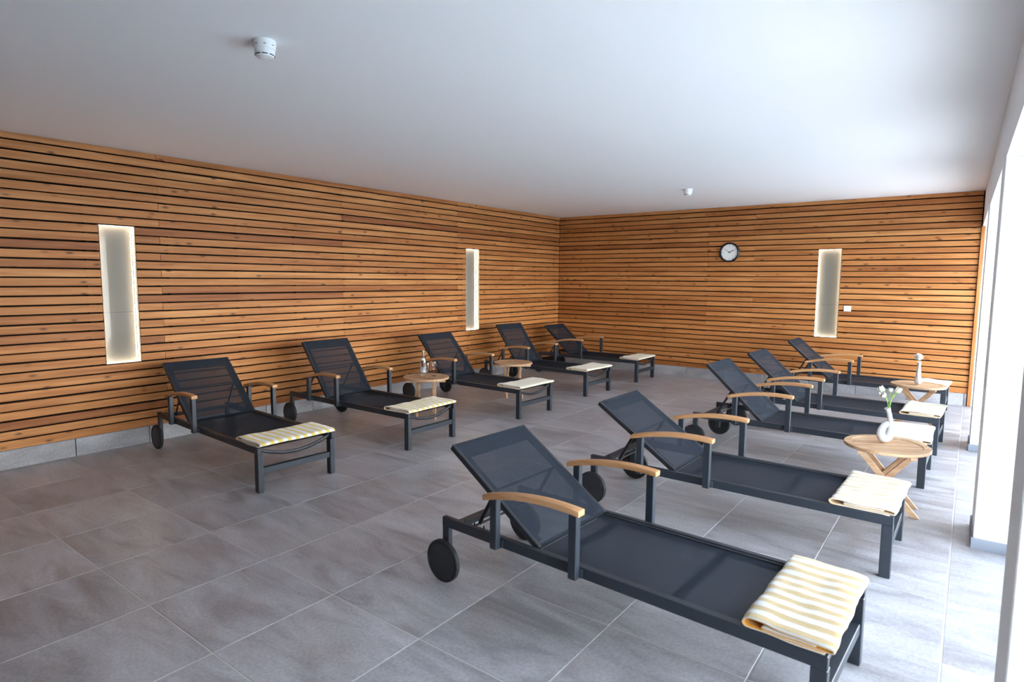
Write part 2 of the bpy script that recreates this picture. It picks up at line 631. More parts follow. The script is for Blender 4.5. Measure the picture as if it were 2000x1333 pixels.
# ------------------------------------------------------------------ slatted walls
Z0, PITCH, GAP = 0.172, 0.0849, 0.0074
NROW = 33
def row_z(k):
    lo = Z0 + PITCH*k + (GAP if k > 0 else 0.0)
    hi = Z0 + PITCH*(k+1) - GAP
    return lo, min(hi, H-0.001)
WZ0, WZ1 = Z0 + PITCH*8, Z0 + PITCH*24
WIN_L = [(-8.163, -7.848), (-2.846, -2.510)]
WIN_B = [(4.774, 5.092)]

wall_left = build('wall_left', MB().box(-0.16, -0.085, Y_END, 0.1, 0, H), M['backing'])
struct(wall_left, 'left wall clad in horizontal larch slats with dark gaps')
wall_back = build('wall_back', MB().box(-0.10, 7.45, 0.085, 0.16, 0, H), M['backing'])
struct(wall_back, 'back wall clad in horizontal larch slats with dark gaps')

rs = random.Random(3)
def clad(parent, rows_joint, wins, axis, a0, a1):
    for k in range(NROW):
        z0, z1 = row_z(k)
        cuts = sorted([a0, a1] + rows_joint(NROW-1-k))
        segs = []
        for s0, s1 in zip(cuts[:-1], cuts[1:]):
            parts = [(s0, s1)]
            if 8 <= k < 24:
                for w0, w1 in wins:
                    nxt = []
                    for p0, p1 in parts:
                        if w1 <= p0 or w0 >= p1:
                            nxt.append((p0, p1))
                        else:
                            if w0-0.003-p0 > 0.01:
                                nxt.append((p0, w0-0.003))
                            if p1-(w1+0.003) > 0.01:
                                nxt.append((w1+0.003, p1))
                    parts = nxt
            segs += parts
        for s0, s1 in segs:
            Ln = (s1-s0) - 0.0016
            h = (z1-z0)
            jz = rs.uniform(-0.0022, 0.0022) if 0 < k < NROW-1 else 0
            jd = rs.uniform(-0.0012, 0.0012)
            me = MB().box(-Ln/2, Ln/2, 0.0, 0.026, -h/2, h/2).mesh('slat', M['slat'], 0.0022)
            c = (s0+s1)/2
            if axis == 'y':   # left wall: front face at x = 0, local +y points into the wall
                link('slat', me, parent, (jd, c, (z0+z1)/2+jz), (0, 0, PI/2))
            else:
                link('slat', me, parent, (c, jd, (z0+z1)/2+jz), (0, 0, 0))

def joints_left(t):
    return [-7.615, -3.05] if t % 2 == 0 else [-9.9, -5.33]
def joints_back(t):
    return [3.04] if t % 2 == 1 else [3.815]
clad(wall_left, joints_left, WIN_L, 'y', Y_END, -0.002)
clad(wall_back, joints_back, WIN_B, 'x', 0.0005, 6.762)
# battens behind the slats, one object per wall side
for y in [-0.05] + [-0.75*k for k in range(1, 18)]:
    if any(w0-0.03 < y < w1+0.03 for w0, w1 in WIN_L):
        continue
    build('batten', MB().box(-0.085, -0.0275, y-0.02, y+0.02, Z0, H-0.002), M['backing'], wall_left)
for x in [0.05] + [0.75*k for k in range(1, 10)]:
    if any(w0-0.03 < x < w1+0.03 for w0, w1 in WIN_B):
        continue
    build('batten', MB().box(x-0.02, x+0.02, 0.0275, 0.085, Z0, H-0.002), M['backing'], wall_back)

# corner upright of the back wall next to the windows
trim = build('trim_1', MB().box(6.764, 6.806, -0.030, 0.085, 0.0, LINTEL-0.003), M['slat'] and wood('larch_upright', (0.315, 0.114, 0.032), (0.440, 0.178, 0.054), (0.540, 0.252, 0.091), axis=2, sat=0.2, knots=False), None, 0.002)
struct(trim, 'upright larch edge board at the right end of the back wall', 'trim')

# stone skirting
bl = struct(link('baseboard_left', None), 'grey slate skirting tiles under the left slatted wall', 'baseboard')
for y0, y1 in zip(ys[:-1], ys[1:]):
    if y0-y1 > 0.03:
        w = y0-y1
        me = MB().box(-w/2+G, w/2-G, -0.004, 0.084, -Z0/2+0.0005, Z0/2-0.0015).mesh('skirting_tile', M['tile'], 0.0012)
        link('skirting_tile', me, bl, (0, (y0+y1)/2+0.085, Z0/2), (0, 0, PI/2)) if y1+0.085 > Y_END and y0+0.085 < 0.05 else None
bb = struct(link('baseboard_back', None), 'grey slate skirting tiles under the back slatted wall', 'baseboard')
for x0, x1 in zip(xs[:-1], xs[1:]):
    x1 = min(x1, 6.760)
    if x1-x0 > 0.03:
        w = x1-x0
        me = MB().box(-w/2+G, w/2-G, -0.004, 0.084, -Z0/2+0.0005, Z0/2-0.0015).mesh('skirting_tile', M['tile'], 0.0012)
        link('skirting_tile', me, bb, ((x0+x1)/2, 0, Z0/2), (0, 0, 0))

# ------------------------------------------------------------------ lit niches (narrow windows) in the slatted walls
led_cache = {}
def niche(name, label, axis, a0, a1):
    w = a1-a0
    hgt = WZ1-WZ0
    D = 0.074
    # local frame: x along the wall, +y into the wall, z up, origin at the lower middle of the opening
    root = link(name, None)
    struct(root, label, 'window')
    c = (a0+a1)/2
    if axis == 'y':
        root.location = (0, c, WZ0)
        root.rotation_euler = (0, 0, PI/2)
    else:
        root.location = (c, 0, WZ0)
    t = 0.004
    fr = MB()
    e = 0.0015
    fr.box(-w/2, -w/2+t, e, D, 0, hgt)
    fr.box(w/2-t, w/2, e, D, 0, hgt)
    fr.box(-w/2+t, w/2-t, e, D, 0, t)
    fr.box(-w/2+t, w/2-t, e, D, hgt-t, hgt)
    build('frame', fr, M['niche'], root)
    zs = 0.505
    for z0, z1 in ((t, zs-0.001), (zs+0.001, hgt-t)):
        build('pane', MB().box(-w/2+t, w/2-t, D-0.008, D, z0, z1), M['pane'], root)
    # LED strips set around the reveal, local x runs along the strip
    s = 0.0035
    for sx in (-1, 1):
        Ls = hgt-2*t-0.012
        me = MB().box(-Ls/2, Ls/2, -0.006, 0.006, 0, s).mesh('led_strip', M['led'])
        link('led_strip', me, root, (sx*(w/2-t), 0.040, hgt/2), (0, -sx*PI/2, 0))
    for sz in (0, 1):
        Ls = w-2*t-0.012
        me = MB().box(-Ls/2, Ls/2, -0.006, 0.006, 0, s).mesh('led_strip', M['led'])
        link('led_strip', me, root, (0, 0.040, t if sz == 0 else hgt-t), (0, 0 if sz == 0 else PI, 0))
    return root
niche('window_1', 'narrow lit pane set in the left slatted wall above the nearest lounger of that row', 'y', *WIN_L[0])
niche('window_2', 'narrow lit pane in the left slatted wall close to the far corner', 'y', *WIN_L[1])
niche('window_3', 'narrow lit pane in the back wall to the right of the clock', 'x', *WIN_B[0])

# ------------------------------------------------------------------ window wall on the right
wr = link('wall_right', None, None, (WX, 0, 0), (0, 0, WROT))
struct(wr, 'white plastered window wall with square pillars and deep lintel')
DEP = 0.40
build('lintel', MB().box(0.0, DEP, Y_END, 0.084, LINTEL, H), M['wall'], wr)
build('reveal', MB().box(0.032, DEP, 0.0, 0.084, 0, LINTEL), M['wall'], wr)
for p in PILLARS:
    build('pillar', MB().box(0.0, DEP, p, p+PIL_DEPTH[p], 0, LINTEL), M['wall'], wr, 0.004)
bre = struct(link('baseboard_right', None, None, (WX, 0, 0), (0, 0, WROT)), 'blue-grey painted skirting around the feet of the white pillars', 'baseboard')
for p in PILLARS:
    PIL_D = PIL_DEPTH[p]
    mb = MB()
    mb.box(-0.010, DEP, p-0.010, p-0.0002, 0.0005, 0.072)
    mb.box(-0.010, -0.0002, p, p+PIL_D, 0.0005, 0.072)
    mb.box(-0.010, DEP, p+PIL_D+0.0002, p+PIL_D+0.010, 0.0005, 0.072)
    build('skirting_board', mb, M['base_grey'], bre, 0.001)
wn = 4
build('end_panel', MB().box(0.0, DEP, Y_END, PILLARS[-1]-0.011, 0, LINTEL), M['wall'], wr)
for a, b in zip([0.0] + PILLARS[:-1], PILLARS):
    y1, y0 = a, b + PIL_DEPTH.get(b, 0.0)
    root = link('window_%d' % wn, None, None, (WX, 0, 0), (0, 0, WROT))
    place = {4: 'next to the back wall', 5: 'between the two far white pillars', 6: 'in front of the nearest white pillar', 7: 'beside the camera', 8: 'behind the camera'}[wn]
    struct(root, 'tall glazed window bay ' + place, 'window')
    wn += 1
    fx0, fx1 = DEP-0.09, DEP-0.03
    y0b, y1b = y0+0.012, y1-0.012
    for (q0, q1, r0, r1) in ((y0b, y0b+0.05, 0.004, LINTEL-0.004), (y1b-0.05, y1b, 0.004, LINTEL-0.004), ((y0b+y1b)/2-0.03, (y0b+y1b)/2+0.03, 0.054, LINTEL-0.054)):
        build('frame', MB().box(fx0, fx1, q0, q1, r0, r1), M['window_alu'], root, 0.002)
    for r0, r1 in ((0.004, 0.054), (LINTEL-0.054, LINTEL-0.004)):
        build('frame', MB().box(fx0, fx1, y0b+0.05, y1b-0.05, r0, r1), M['window_alu'], root, 0.002)
    mid = (y0b+y1b)/2
    for q0, q1 in ((y0b+0.05, mid-0.03), (mid+0.03, y1b-0.05)):
        build('pane', MB().box((fx0+fx1)/2-0.004, (fx0+fx1)/2+0.004, q0, q1, 0.054, LINTEL-0.054), M['window_glass'], root)

# eaves slab added outside, unseen, to cut steep sky light
blk = build('sky_blocker', MB().box(DEP+0.001, DEP+2.1, Y_END, 1.5, 2.70, 2.95), M['wall'], None, 0.0, False, (WX, 0, 0), (0, 0, WROT))
struct(blk, 'unseen white eaves outside above the window wall', 'blocker')

# wall behind the camera
wf = build('wall_front', MB().box(-0.10, 7.45, Y_END-0.1, Y_END, 0, H), M['dark_panel'])
struct(wf, 'dark panelled wall behind the camera')

# ------------------------------------------------------------------ outside: terrace and pool seen mirrored in the near pane
PX0, PX1, PY0, PY1 = 12.0, 23.0, -6.5, 2.0
ter = build('terrace', MB().box(7.45, PX0, -60, 60, -0.20, -0.06).box(PX0, 90, PY1, 60, -0.20, -0.06).box(PX0, 90, -60, PY0, -0.20, -0.06).box(PX1, 90, PY0, PY1, -0.20, -0.06), M['paving'])
struct(ter, 'pale stone terrace outside the windows', 'terrace')
pool = thing('swimming_pool', 'outdoor pool with turquoise water beyond the window wall', 'pool', (PX0, PY0, -0.10))
_w, _d = PX1-PX0, PY1-PY0
build('water', MB().box(0.4, _w-0.4, 0.4, _d-0.4, -0.9, -0.02), M['pool'], pool)
cp = MB()
cp.box(0, 0.4, 0, _d, -0.9, 0.06).box(_w-0.4, _w, 0, _d, -0.9, 0.06).box(0.4, _w-0.4, 0, 0.4, -0.9, 0.06).box(0.4, _w-0.4, _d-0.4, _d, -0.9, 0.06)
build('coping', cp, M['coping'], pool, 0.01)

# ------------------------------------------------------------------ sun loungers
LL, HW, ZS = 2.0, 0.352, 0.370
RH, RW = 0.055, 0.032
UB, ZB, BL = 1.335, 0.366, 0.744
LM = {}   # meshes shared by all loungers

def lounger_meshes():
    B = 0.003
    LM['side_rail'] = MB().box(0.0005, LL-0.0005, -RW/2, RW/2, -RH, 0).mesh('side_rail', M['alu'], B)
    LM['leg'] = MB().box(0.0, 0.058, -0.023, 0.023, 0, ZS-RH).mesh('leg', M['alu'], B)
    LM['wheel_leg'] = MB().box(LL-0.052, LL-0.002, -RW/2, RW/2, 0.085, ZS-RH).mesh('leg', M['alu'], B)
    LM['stretcher'] = MB().box(0.008, 0.050, -HW+0.046, HW-0.046, 0.150, 0.200).mesh('stretcher', M['alu'], B)
    pts = []
    n = 14
    for i in range(n+1):
        t = -1 + 2*i/n
        y = t*(HW-0.030)
        pts.append((0.040, y, 0.345 - 0.072*(1-t*t)))
    LM['bowed_bar'] = MB().tube(pts, 0.015, 10, squash=0.7).mesh('bowed_bar', M['tube'], 0, True)
    LM['crossbar'] = MB().box(-0.022, 0.022, -HW+RW, HW-RW, -0.020, 0.0).mesh('crossbar', M['alu'], B)
    LM['head_bar'] = MB().box(-0.034, 0.034, -HW+RW, HW-RW, -0.022, 0.0).mesh('head_crossbar', M['alu'], B)
    LM['sling_track'] = MB().box(0.03, UB-0.01, -0.009, 0.009, -0.030, -0.006).mesh('sling_track', M['tube'], 0.002)
    # seat sling: gently sagging sheet
    mb = MB()
    nu, nv = 26, 10
    for i in range(nu+1):
        for j in range(nv+1):
            u = 0.035 + (UB-0.004-0.035)*i/nu
            t = -1 + 2*j/nv
            z = -0.012*(1-t*t)*math.sin(PI*min(1, max(0, i/nu)))**0.5
            if i == 0:
                z -= 0.004
            mb.v.append((u, t*(HW-RW-0.012), ZS-0.012+z))
    for i in range(nu):
        for j in range(nv):
            a = i*(nv+1)+j
            mb.f.append((a, a+1, a+nv+2, a+nv+1))
            mb.mi.append(0)
    LM['seat'] = mb.mesh('seat_sling', M['seat'], 0, True)
    # backrest, local: x up along the rest, y across, z = front face normal
    bw = HW-0.030
    mb = MB()
    nu, nv = 16, 10
    for i in range(nu+1):
        for j in range(nv+1):
            u = 0.002 + (BL-0.002)*i/nu
            t = -1 + 2*j/nv
            z = 0.012 - 0.014*(1-t*t)*math.sin(PI*i/nu)
            mb.v.append((u, t*(bw-0.006), z))
    for i in range(nu):
        for j in range(nv):
            a = i*(nv+1)+j
            mb.f.append((a, a+1, a+nv+2, a+nv+1))
            mb.mi.append(0)
    LM['backrest'] = mb.mesh('backrest', M['sling'], 0, True)
    LM['back_tube'] = MB().box(0.0, BL, -0.011, 0.011, -0.020, 0.013).mesh('back_tube', M['tube'], 0.005, False, 2)
    LM['top_tube'] = MB().tube([(BL-0.006, -bw+0.012, 0.0), (BL-0.006, bw-0.012, 0.0)], 0.011, 10).mesh('top_tube', M['tube'], 0, True)
    LM['lower_tube'] = MB().tube([(0.006, -bw+0.012, -0.002), (0.006, bw-0.012, -0.002)], 0.013, 10).mesh('lower_tube', M['matt'], 0, True)
    # folded hem pockets: a second layer of cloth behind the edges
    mb = MB()
    mb.add([(BL-0.105, -bw+0.02, -0.004), (BL-0.105, bw-0.02, -0.004), (BL-0.012, bw-0.02, 0.004), (BL-0.012, -bw+0.02, 0.004)], [(0, 1, 2, 3)])
    LM['hem_top'] = mb.mesh('hem', M['sling'])
    mb = MB()
    mb.add([(0.03, -0.022, -0.002), (BL-0.105, -0.022, -0.002), (BL-0.105, 0.022, -0.004), (0.03, 0.022, -0.004)], [(0, 1, 2, 3)])
    LM['hem_side'] = mb.mesh('hem', M['sling'])
    # arm posts and brackets
    LM['post_f'] = MB().box(-0.0225, 0.0225, -0.0185, 0.0185, 0.318, 0.634).mesh('arm_post', M['alu'], B)
    LM['post_r'] = MB().box(-0.0225, 0.0225, -0.0185, 0.0185, 0.318, 0.588).mesh('arm_post', M['alu'], B)
    LM['bracket'] = MB().box(-0.030, 0.030, -0.0075, 0.0075, 0.322, 0.362).mesh('bracket', M['alu'], 0.002)
    # arched teak armrest
    mb = MB()
    n = 14
    u0, u1, z0, z1 = 1.040, 1.640, 0.660, 0.597
    top, bot = [], []
    for i in range(n+1):
        t = i/n
        u = u0+(u1-u0)*t
        z = z0+(z1-z0)*t + 0.030*4*t*(1-t)
        top.append((u, z))
        bot.append((u, z-0.030))
    pr = top + bot[::-1]
    k = len(pr)
    hw = 0.027
    mb.add([(u, -hw, z) for u, z in pr] + [(u, hw, z) for u, z in pr],
           [(i, n*2+1-i, n*2-i, i+1) for i in range(n)] +
           [(k+i+1, k+n*2-i, k+n*2+1-i, k+i) for i in range(n)] +
           [(i, (i+1) % k, (i+1) % k+k, i+k) for i in range(k)])
    LM['armrest'] = mb.mesh('armrest', M['teak'], 0.0045, True, 2)
    # wheel: axis along y, outer side is -y before placing
    R = 0.122
    prof = [(0.0, 0.013), (0.030, 0.013), (0.034, 0.010), (R-0.020, 0.010), (R-0.018, 0.013), (R-0.005, 0.015), (R, 0.010), (R, -0.010), (R-0.005, -0.015), (R-0.018, -0.013), (R-0.020, -0.010), (0.034, -0.010), (0.030, -0.016), (0.0, -0.016)]
    LM['wheel'] = MB().lathe(prof, 40, 'y').mesh('wheel', M['rubber'], 0, True)
    LM['wheel_disc'] = MB().lathe([(0.0, 0.0135), (R-0.022, 0.0125), (R-0.020, 0.0105)], 40, 'y').mesh('disc', M['disc'], 0, True)
    LM['axle'] = MB().lathe([(0.0, -0.022), (0.009, -0.022), (0.009, -0.013)], 14, 'y', cap=False).mesh('axle_cap', M['steel'], 0, True)
    LM['pin'] = MB().lathe([(0.0045, 0.0), (0.0045, 0.018), (0.0, 0.020)], 10).mesh('ratchet_pin', M['tube'], 0, True)
    LM['foot_cap'] = MB().box(0.002, 0.056, -0.021, 0.021, 0.0, 0.006).mesh('foot_cap', M['rubber'], 0.001)
lounger_meshes()

PROP = {}
def prop_mesh(deg):
    if deg in PROP:
        return PROP[deg]
    a = math.radians(deg)
    s = 0.40
    top = Vector((UB+s*math.cos(a)+0.02*math.sin(a), 0, ZB+s*math.sin(a)-0.02*math.cos(a)))
    base = Vector((min(1.80, UB+s*math.cos(a)+0.30*math.sin(a)+0.02), 0, ZS-0.020))
    mb = MB()
    for sy in (-1, 1):
        mb.bar(top+Vector((0, sy*0.255, 0)), base+Vector((0, sy*0.255, 0)), 0.006, 0.020, (1, 0, 0.3))
    mb.tube([base+Vector((0, -HW+RW+0.01, 0)), base+Vector((0, HW-RW-0.01, 0))], 0.007, 8)
    mb.tube([top+Vector((0, -0.29, 0)), top+Vector((0, 0.29, 0))], 0.007, 8)
    PROP[deg] = mb.mesh('prop_stand', M['tube'], 0, False)
    return PROP[deg]

def lounger(x, y, ang, deg, label, group):
    t = thing('sun_lounger', label, 'lounger', (x, y, 0), math.radians(ang), group)
    for s in (-1, 1):
        r = link('side_rail', LM['side_rail'], t, (0, s*(HW-RW/2), ZS))
        link('sling_track', LM['sling_track'], r, (0, -s*(RW/2+0.0095), 0))
        for u in (1.70, 1.77, 1.84):
            link('ratchet_pin', LM['pin'], r, (u, -s*(RW/2-0.008), -0.001))
        lg = link('leg', LM['leg'], t, (0, s*(HW-0.023), 0))
        link('foot_cap', LM['foot_cap'], lg, (0, 0, -0.0001))
        link('leg', LM['wheel_leg'], t, (0, s*(HW-RW/2), 0))
        w = link('wheel', LM['wheel'], t, (LL-0.026, s*(HW+0.018), 0.122), (0, 0, 0 if s > 0 else PI))
        link('disc', LM['wheel_disc'], w)
        link('axle_cap', LM['axle'], w)
        link('armrest', LM['armrest'], t, (0, s*(HW+0.030), 0))
        for u, k in ((1.080, 'post_f'), (1.572, 'post_r')):
            p = link('arm_post', LM[k], t, (u, s*(HW+0.030), 0))
            link('bracket', LM['bracket'], p, (-0.004, -s*0.0237, 0))
    link('stretcher', LM['stretcher'], t)
    link('bowed_bar', LM['bowed_bar'], t)
    link('crossbar', LM['crossbar'], t, (0.63, 0, ZS-0.035))
    link('crossbar', LM['crossbar'], t, (1.25, 0, ZS-0.035))
    link('head_crossbar', LM['head_bar'], t, (1.885, 0, ZS-0.012))
    link('seat_sling', LM['seat'], t)
    b = link('backrest', LM['backrest'], t, (UB, 0, ZB), (0, -math.radians(deg), 0))
    bw = HW-0.030
    for s in (-1, 1):
        link('back_tube', LM['back_tube'], b, (0, s*(bw-0.011), 0))
        link('hem', LM['hem_side'], b, (0, s*(bw-0.046), 0))
    link('top_tube', LM['top_tube'], b)
    link('lower_tube', LM['lower_tube'], b)
    link('hem', LM['hem_top'], b)
    link('prop_stand', prop_mesh(deg), t)
    return t

GR = 'loungers in the row along the windows'
GL = 'loungers in the row along the left slatted wall'
LOUNGERS = [
    (6.420, -7.802, 177.10, 33.6, 'charcoal sun lounger with teak arms nearest the camera in the window row', GR, 'F1'),
    (6.458, -6.124, 179.38, 33.6, 'second charcoal sun lounger of the window row, in front of the round table with tulips', GR, 'F2'),
    (6.521, -4.141, 178.93, 42.4, 'charcoal sun lounger in the middle of the window row, its foot behind the tulip table', GR, 'F3'),
    (6.563, -2.883, 177.85, 41.9, 'fourth charcoal sun lounger of the window row, in front of the far flower table', GR, 'F4'),
    (6.552, -0.852, 179.04, 41.5, 'charcoal sun lounger of the window row right against the back wall', GR, 'F5'),
    (2.326, -7.600, 177.25, 41.8, 'charcoal sun lounger nearest the camera in the row along the left wall', GL, 'L1'),
    (2.334, -6.018, 180.63, 54.0, 'second charcoal sun lounger along the left wall, just before the table with the bottle', GL, 'L2'),
    (2.407, -4.233, 178.68, 48.7, 'charcoal sun lounger along the left wall between the two small round tables', GL, 'L3'),
    (2.315, -2.450, 178.07, 54.0, 'fourth charcoal sun lounger along the left wall, just past the empty table', GL, 'L4'),
    (2.328, -0.810, 180.88, 41.6, 'charcoal sun lounger of the left row standing in the far corner', GL, 'L5'),
]
POS = {}
for x, y, a, d, lab, g, key in LOUNGERS:
    POS[key] = lounger(x, y, a, d, lab, g)

# ------------------------------------------------------------------ folded towels
def towel_mesh(seed, length, width, mat, open_head=1.0):
    """a terry towel folded in layers: a ribbon profile in x-z swept across y"""
    rnd = random.Random(seed)
    th = 0.0078
    L1 = length
    top = 0.034
    def seg(z0, z1, a, b, bulge, n=9):
        return [(a+(b-a)*i/n, z0+(z1-z0)*i/n + bulge*math.sin(PI*i/n)) for i in range(n+1)]
    hz = 0.010 + 0.028*open_head
    c = []
    c += seg(0.005, 0.005, 0.03, L1-0.030, 0)
    for i in range(1, 9):                       # open loop at the head side
        q = -PI/2 + PI*i/9
        c.append((L1-0.024+0.024*math.cos(q), 0.005+hz/2+hz/2*math.sin(q)))
    c += seg(0.005+hz, top-0.002, L1-0.034, 0.020, -0.0015, 16)
    for i in range(1, 6):                       # tight fold at the foot side
        q = PI/2 + PI*i/6
        c.append((0.013+0.013*math.cos(q), 0.0225+0.0095*math.sin(q)))
    c += seg(0.0135, 0.0135, 0.020, L1*0.74, 0, 8)
    c += [(L1*0.765, 0.0150), (L1*0.772, 0.0185), (L1*0.765, 0.0220)]
    c += seg(0.0228, 0.0228, L1*0.745, 0.06, 0, 8)
    k = len(c)
    cl = []
    for i, p in enumerate(c):
        p0, p1 = c[max(0, i-1)], c[min(k-1, i+1)]
        d = Vector((p1[0]-p0[0], p1[1]-p0[1]))
        d = d.normalized() if d.length > 1e-9 else Vector((1, 0))
        cl.append((Vector(p), Vector((-d.y, d.x))))
    ring = [(p+nv*th/2, 1.0) for p, nv in cl] + [(p-nv*th/2, 0.0) for p, nv in reversed(cl)]
    m = 30
    mb = MB()
    ph = rnd.uniform(0, 20)
    kk = len(ring)
    rev, stripe = [], []
    for j in range(m+1):
        t = -1 + 2*j/m
        yb = t*width/2
        sag = 1.0 - 0.35*open_head*max(0.0, 1-abs(t))*0.6
        for q, rv in ring:
            wz = mnoise.noise(Vector((q.x*8, yb*8+ph, 3.1)))
            w2 = mnoise.noise(Vector((q.x*17+ph, yb*15, 7.7)))
            up = max(0.0, q.y-0.006)/0.034
            x = q.x + 0.012*mnoise.noise(Vector((ph, yb*4.0, q.y*22))) + 0.004*w2
            z = q.y*(1-(1-sag)*min(1.0, max(0.0, q.x/L1-0.25)/0.75)) + up*(0.0065*wz+0.0030*w2)
            if x < 0.05:                        # cloth bends over the foot end of the frame
                z -= 0.30*(0.05-x)**1.5*up
            yy = yb + 0.014*mnoise.noise(Vector((q.x*6, q.y*50, ph+t)))*abs(t)
            mb.v.append((x, yy, max(z, 0.0008)))
            rev.append(rv)
            stripe.append(yb + 0.006*math.sin(q.x*9+ph) + 0.004*w2)
    for j in range(m):
        for i in range(kk):
            i2 = (i+1) % kk
            mb.f.append((j*kk+i, (j+1)*kk+i, (j+1)*kk+i2, j*kk+i2))
    kc = kk//2
    for base, flip in ((0, False), (m*kk, True)):
        for i in range(kc-1):
            q = (base+i, base+i+1, base+kk-2-i, base+kk-1-i)
            mb.f.append(tuple(reversed(q)) if flip else q)
    me = bpy.data.meshes.new('towel')
    me.from_pydata(mb.v, [], mb.f)
    me.materials.append(mat)
    bm = bmesh.new()
    bm.from_mesh(me)
    bmesh.ops.recalc_face_normals(bm, faces=bm.faces)
    bm.to_mesh(me)
    bm.free()
    for nm, vals in (('stripe', stripe), ('reverse', rev)):
        at = me.attributes.new(nm, 'FLOAT', 'POINT')
        at.data.foreach_set('value', vals)
    for p in me.polygons:
        p.use_smooth = True
    return me

TOWELS = {
    'F1': ('towel_n', 0.325, 0.70, 'folded yellow and white striped towel on the lounger nearest the camera'),
    'F2': ('towel_p', 0.345, 0.70, 'folded pale striped towel on the second lounger of the window row'),
    'F3': ('towel_p', 0.345, 0.68, 'folded pale towel partly behind the vase with tulips'),
    'F4': ('towel_p', 0.350, 0.68, 'folded pale striped towel between the two flower tables'),
    'F5': ('towel_p', 0.345, 0.66, 'folded pale towel behind the far vase, by the back wall'),
    'L1': ('towel_y', 0.365, 0.70, 'folded bright yellow and white striped towel on the nearest lounger of the left row'),
    'L2': ('towel_y', 0.365, 0.70, 'folded yellow-striped towel in front of the table with the water bottle'),
    'L3': ('towel_c', 0.370, 0.70, 'folded cream striped towel on the lounger between the two small tables'),
    'L4': ('towel_c', 0.370, 0.70, 'folded cream towel on the fourth lounger of the left row'),
    'L5': ('towel_c', 0.360, 0.68, 'folded cream towel on the lounger in the far corner'),
}
for i, (key, (mt, ln, wd, lab)) in enumerate(TOWELS.items()):
    base = POS[key]
    me = towel_mesh(11+i*5, ln, wd, M[mt], {'F1': 1.0, 'F2': 0.75, 'F3': 0.6, 'F4': 0.8}.get(key, 0.7))
    a = base.rotation_euler.z
    off = Vector((-0.012, -0.004, 0))
    off.rotate(Euler((0, 0, a)))
    jit = random.Random(i).uniform(-0.03, 0.03)
    o = link('towel', me, None, (base.location.x+off.x, base.location.y+off.y, ZS+0.0005), (0, 0, a+jit))
    tag(o, lab, 'towel', 'folded striped towels on the loungers')

# ------------------------------------------------------------------ round folding teak tables
TR, TZ = 0.284, 0.500
TM = {}
def table_meshes():
    mb = MB()
    # rim: four arc segments
    n = 48
    ri = TR-0.052
    th = 0.024
    def arc(a0, a1, k):
        vs, fs = [], []
        for i in range(k+1):
            a = a0+(a1-a0)*i/k
            c, s = math.cos(a), math.sin(a)
            vs += [(ri*c, ri*s, 0), (TR*c, TR*s, 0), (TR*c, TR*s, -th), (ri*c, ri*s, -th)]
        for i in range(k):
            b = i*4
            for q in range(4):
                fs.append((b+q, b+(q+1) % 4, b+4+(q+1) % 4, b+4+q))
        fs.append((0, 3, 2, 1))
        fs.append((k*4, k*4+1, k*4+2, k*4+3))
        return vs, fs
    TM['rim'] = []
    for q in range(4):
        m = MB()
        vs, fs = arc(q*PI/2+PI/4+0.002, (q+1)*PI/2+PI/4-0.002, 14)
        m.add(vs, fs)
        TM['rim'].append(m.mesh('rim', M['teak_pale'], 0.0025, True))
    # slats across the middle
    TM['slat'] = []
    ns = 8
    wtot = 2*ri
    w = wtot/ns
    for i in range(ns):
        y0, y1 = -ri+i*w+0.0038, -ri+(i+1)*w-0.0038
        m = MB()
        k = 5
        top = []
        for j in range(k+1):
            yy = y0+(y1-y0)*j/k
            top.append((math.sqrt(max(0.0, (ri-0.002)**2-yy*yy)), yy))
        pts = [(x, yy) for x, yy in top] + [(-x, yy) for x, yy in reversed(top)]
        kk = len(pts)
        m.add([(x, yy, -0.003) for x, yy in pts] + [(x, yy, -th+0.002) for x, yy in pts],
              [tuple(range(kk)), tuple(range(2*kk-1, kk-1, -1))] + [(i2, i2+kk, (i2+1) % kk+kk, (i2+1) % kk) for i2 in range(kk)])
        TM['slat'].append(m.mesh('slat', M['teak_pale']))
    TM['bearer'] = MB().box(-0.020, 0.020, -0.235, 0.235, -th-0.022, -th-0.0005).mesh('bearer', M['teak_pale'], 0.002)
    Lx, tz = 0.205, TZ-th-0.022
    def leg(sx, sy):
        m = MB()
        p0 = Vector((-sx*0.165, sy, tz-0.004))
        p1 = Vector((sx*Lx, sy, 0.0))
        d = (p1-p0).normalized()
        # cut square to the floor
        hw_ = 0.0200/abs(d.z)
        t = 0.012
        vs = []
        for p in (p0, p1):
            for dy in (-t, t):
                vs += [(p.x-hw_, p.y+dy, p.z), (p.x+hw_, p.y+dy, p.z)]
        m.add(vs, [(0, 1, 3, 2), (4, 6, 7, 5), (0, 4, 5, 1), (2, 3, 7, 6), (0, 2, 6, 4), (1, 5, 7, 3)])
        return m.mesh('leg', M['teak_pale'], 0.002)
    TM['leg'] = [leg(1, -0.112), leg(1, 0.112), leg(-1, -0.0865), leg(-1, 0.0865)]
    TM['rail'] = [MB().tube([(0.112, -0.112, 0.115), (0.112, 0.112, 0.115)], 0.010, 10).mesh('stretcher', M['teak_pale'], 0, True),
                  MB().tube([(-0.112, -0.0865, 0.115), (-0.112, 0.0865, 0.115)], 0.010, 10).mesh('stretcher', M['teak_pale'], 0, True),
                  MB().tube([(0.016, -0.127, 0.235), (0.016, 0.127, 0.235)], 0.005, 8).mesh('pivot_rod', M['steel'], 0, True)]
table_meshes()

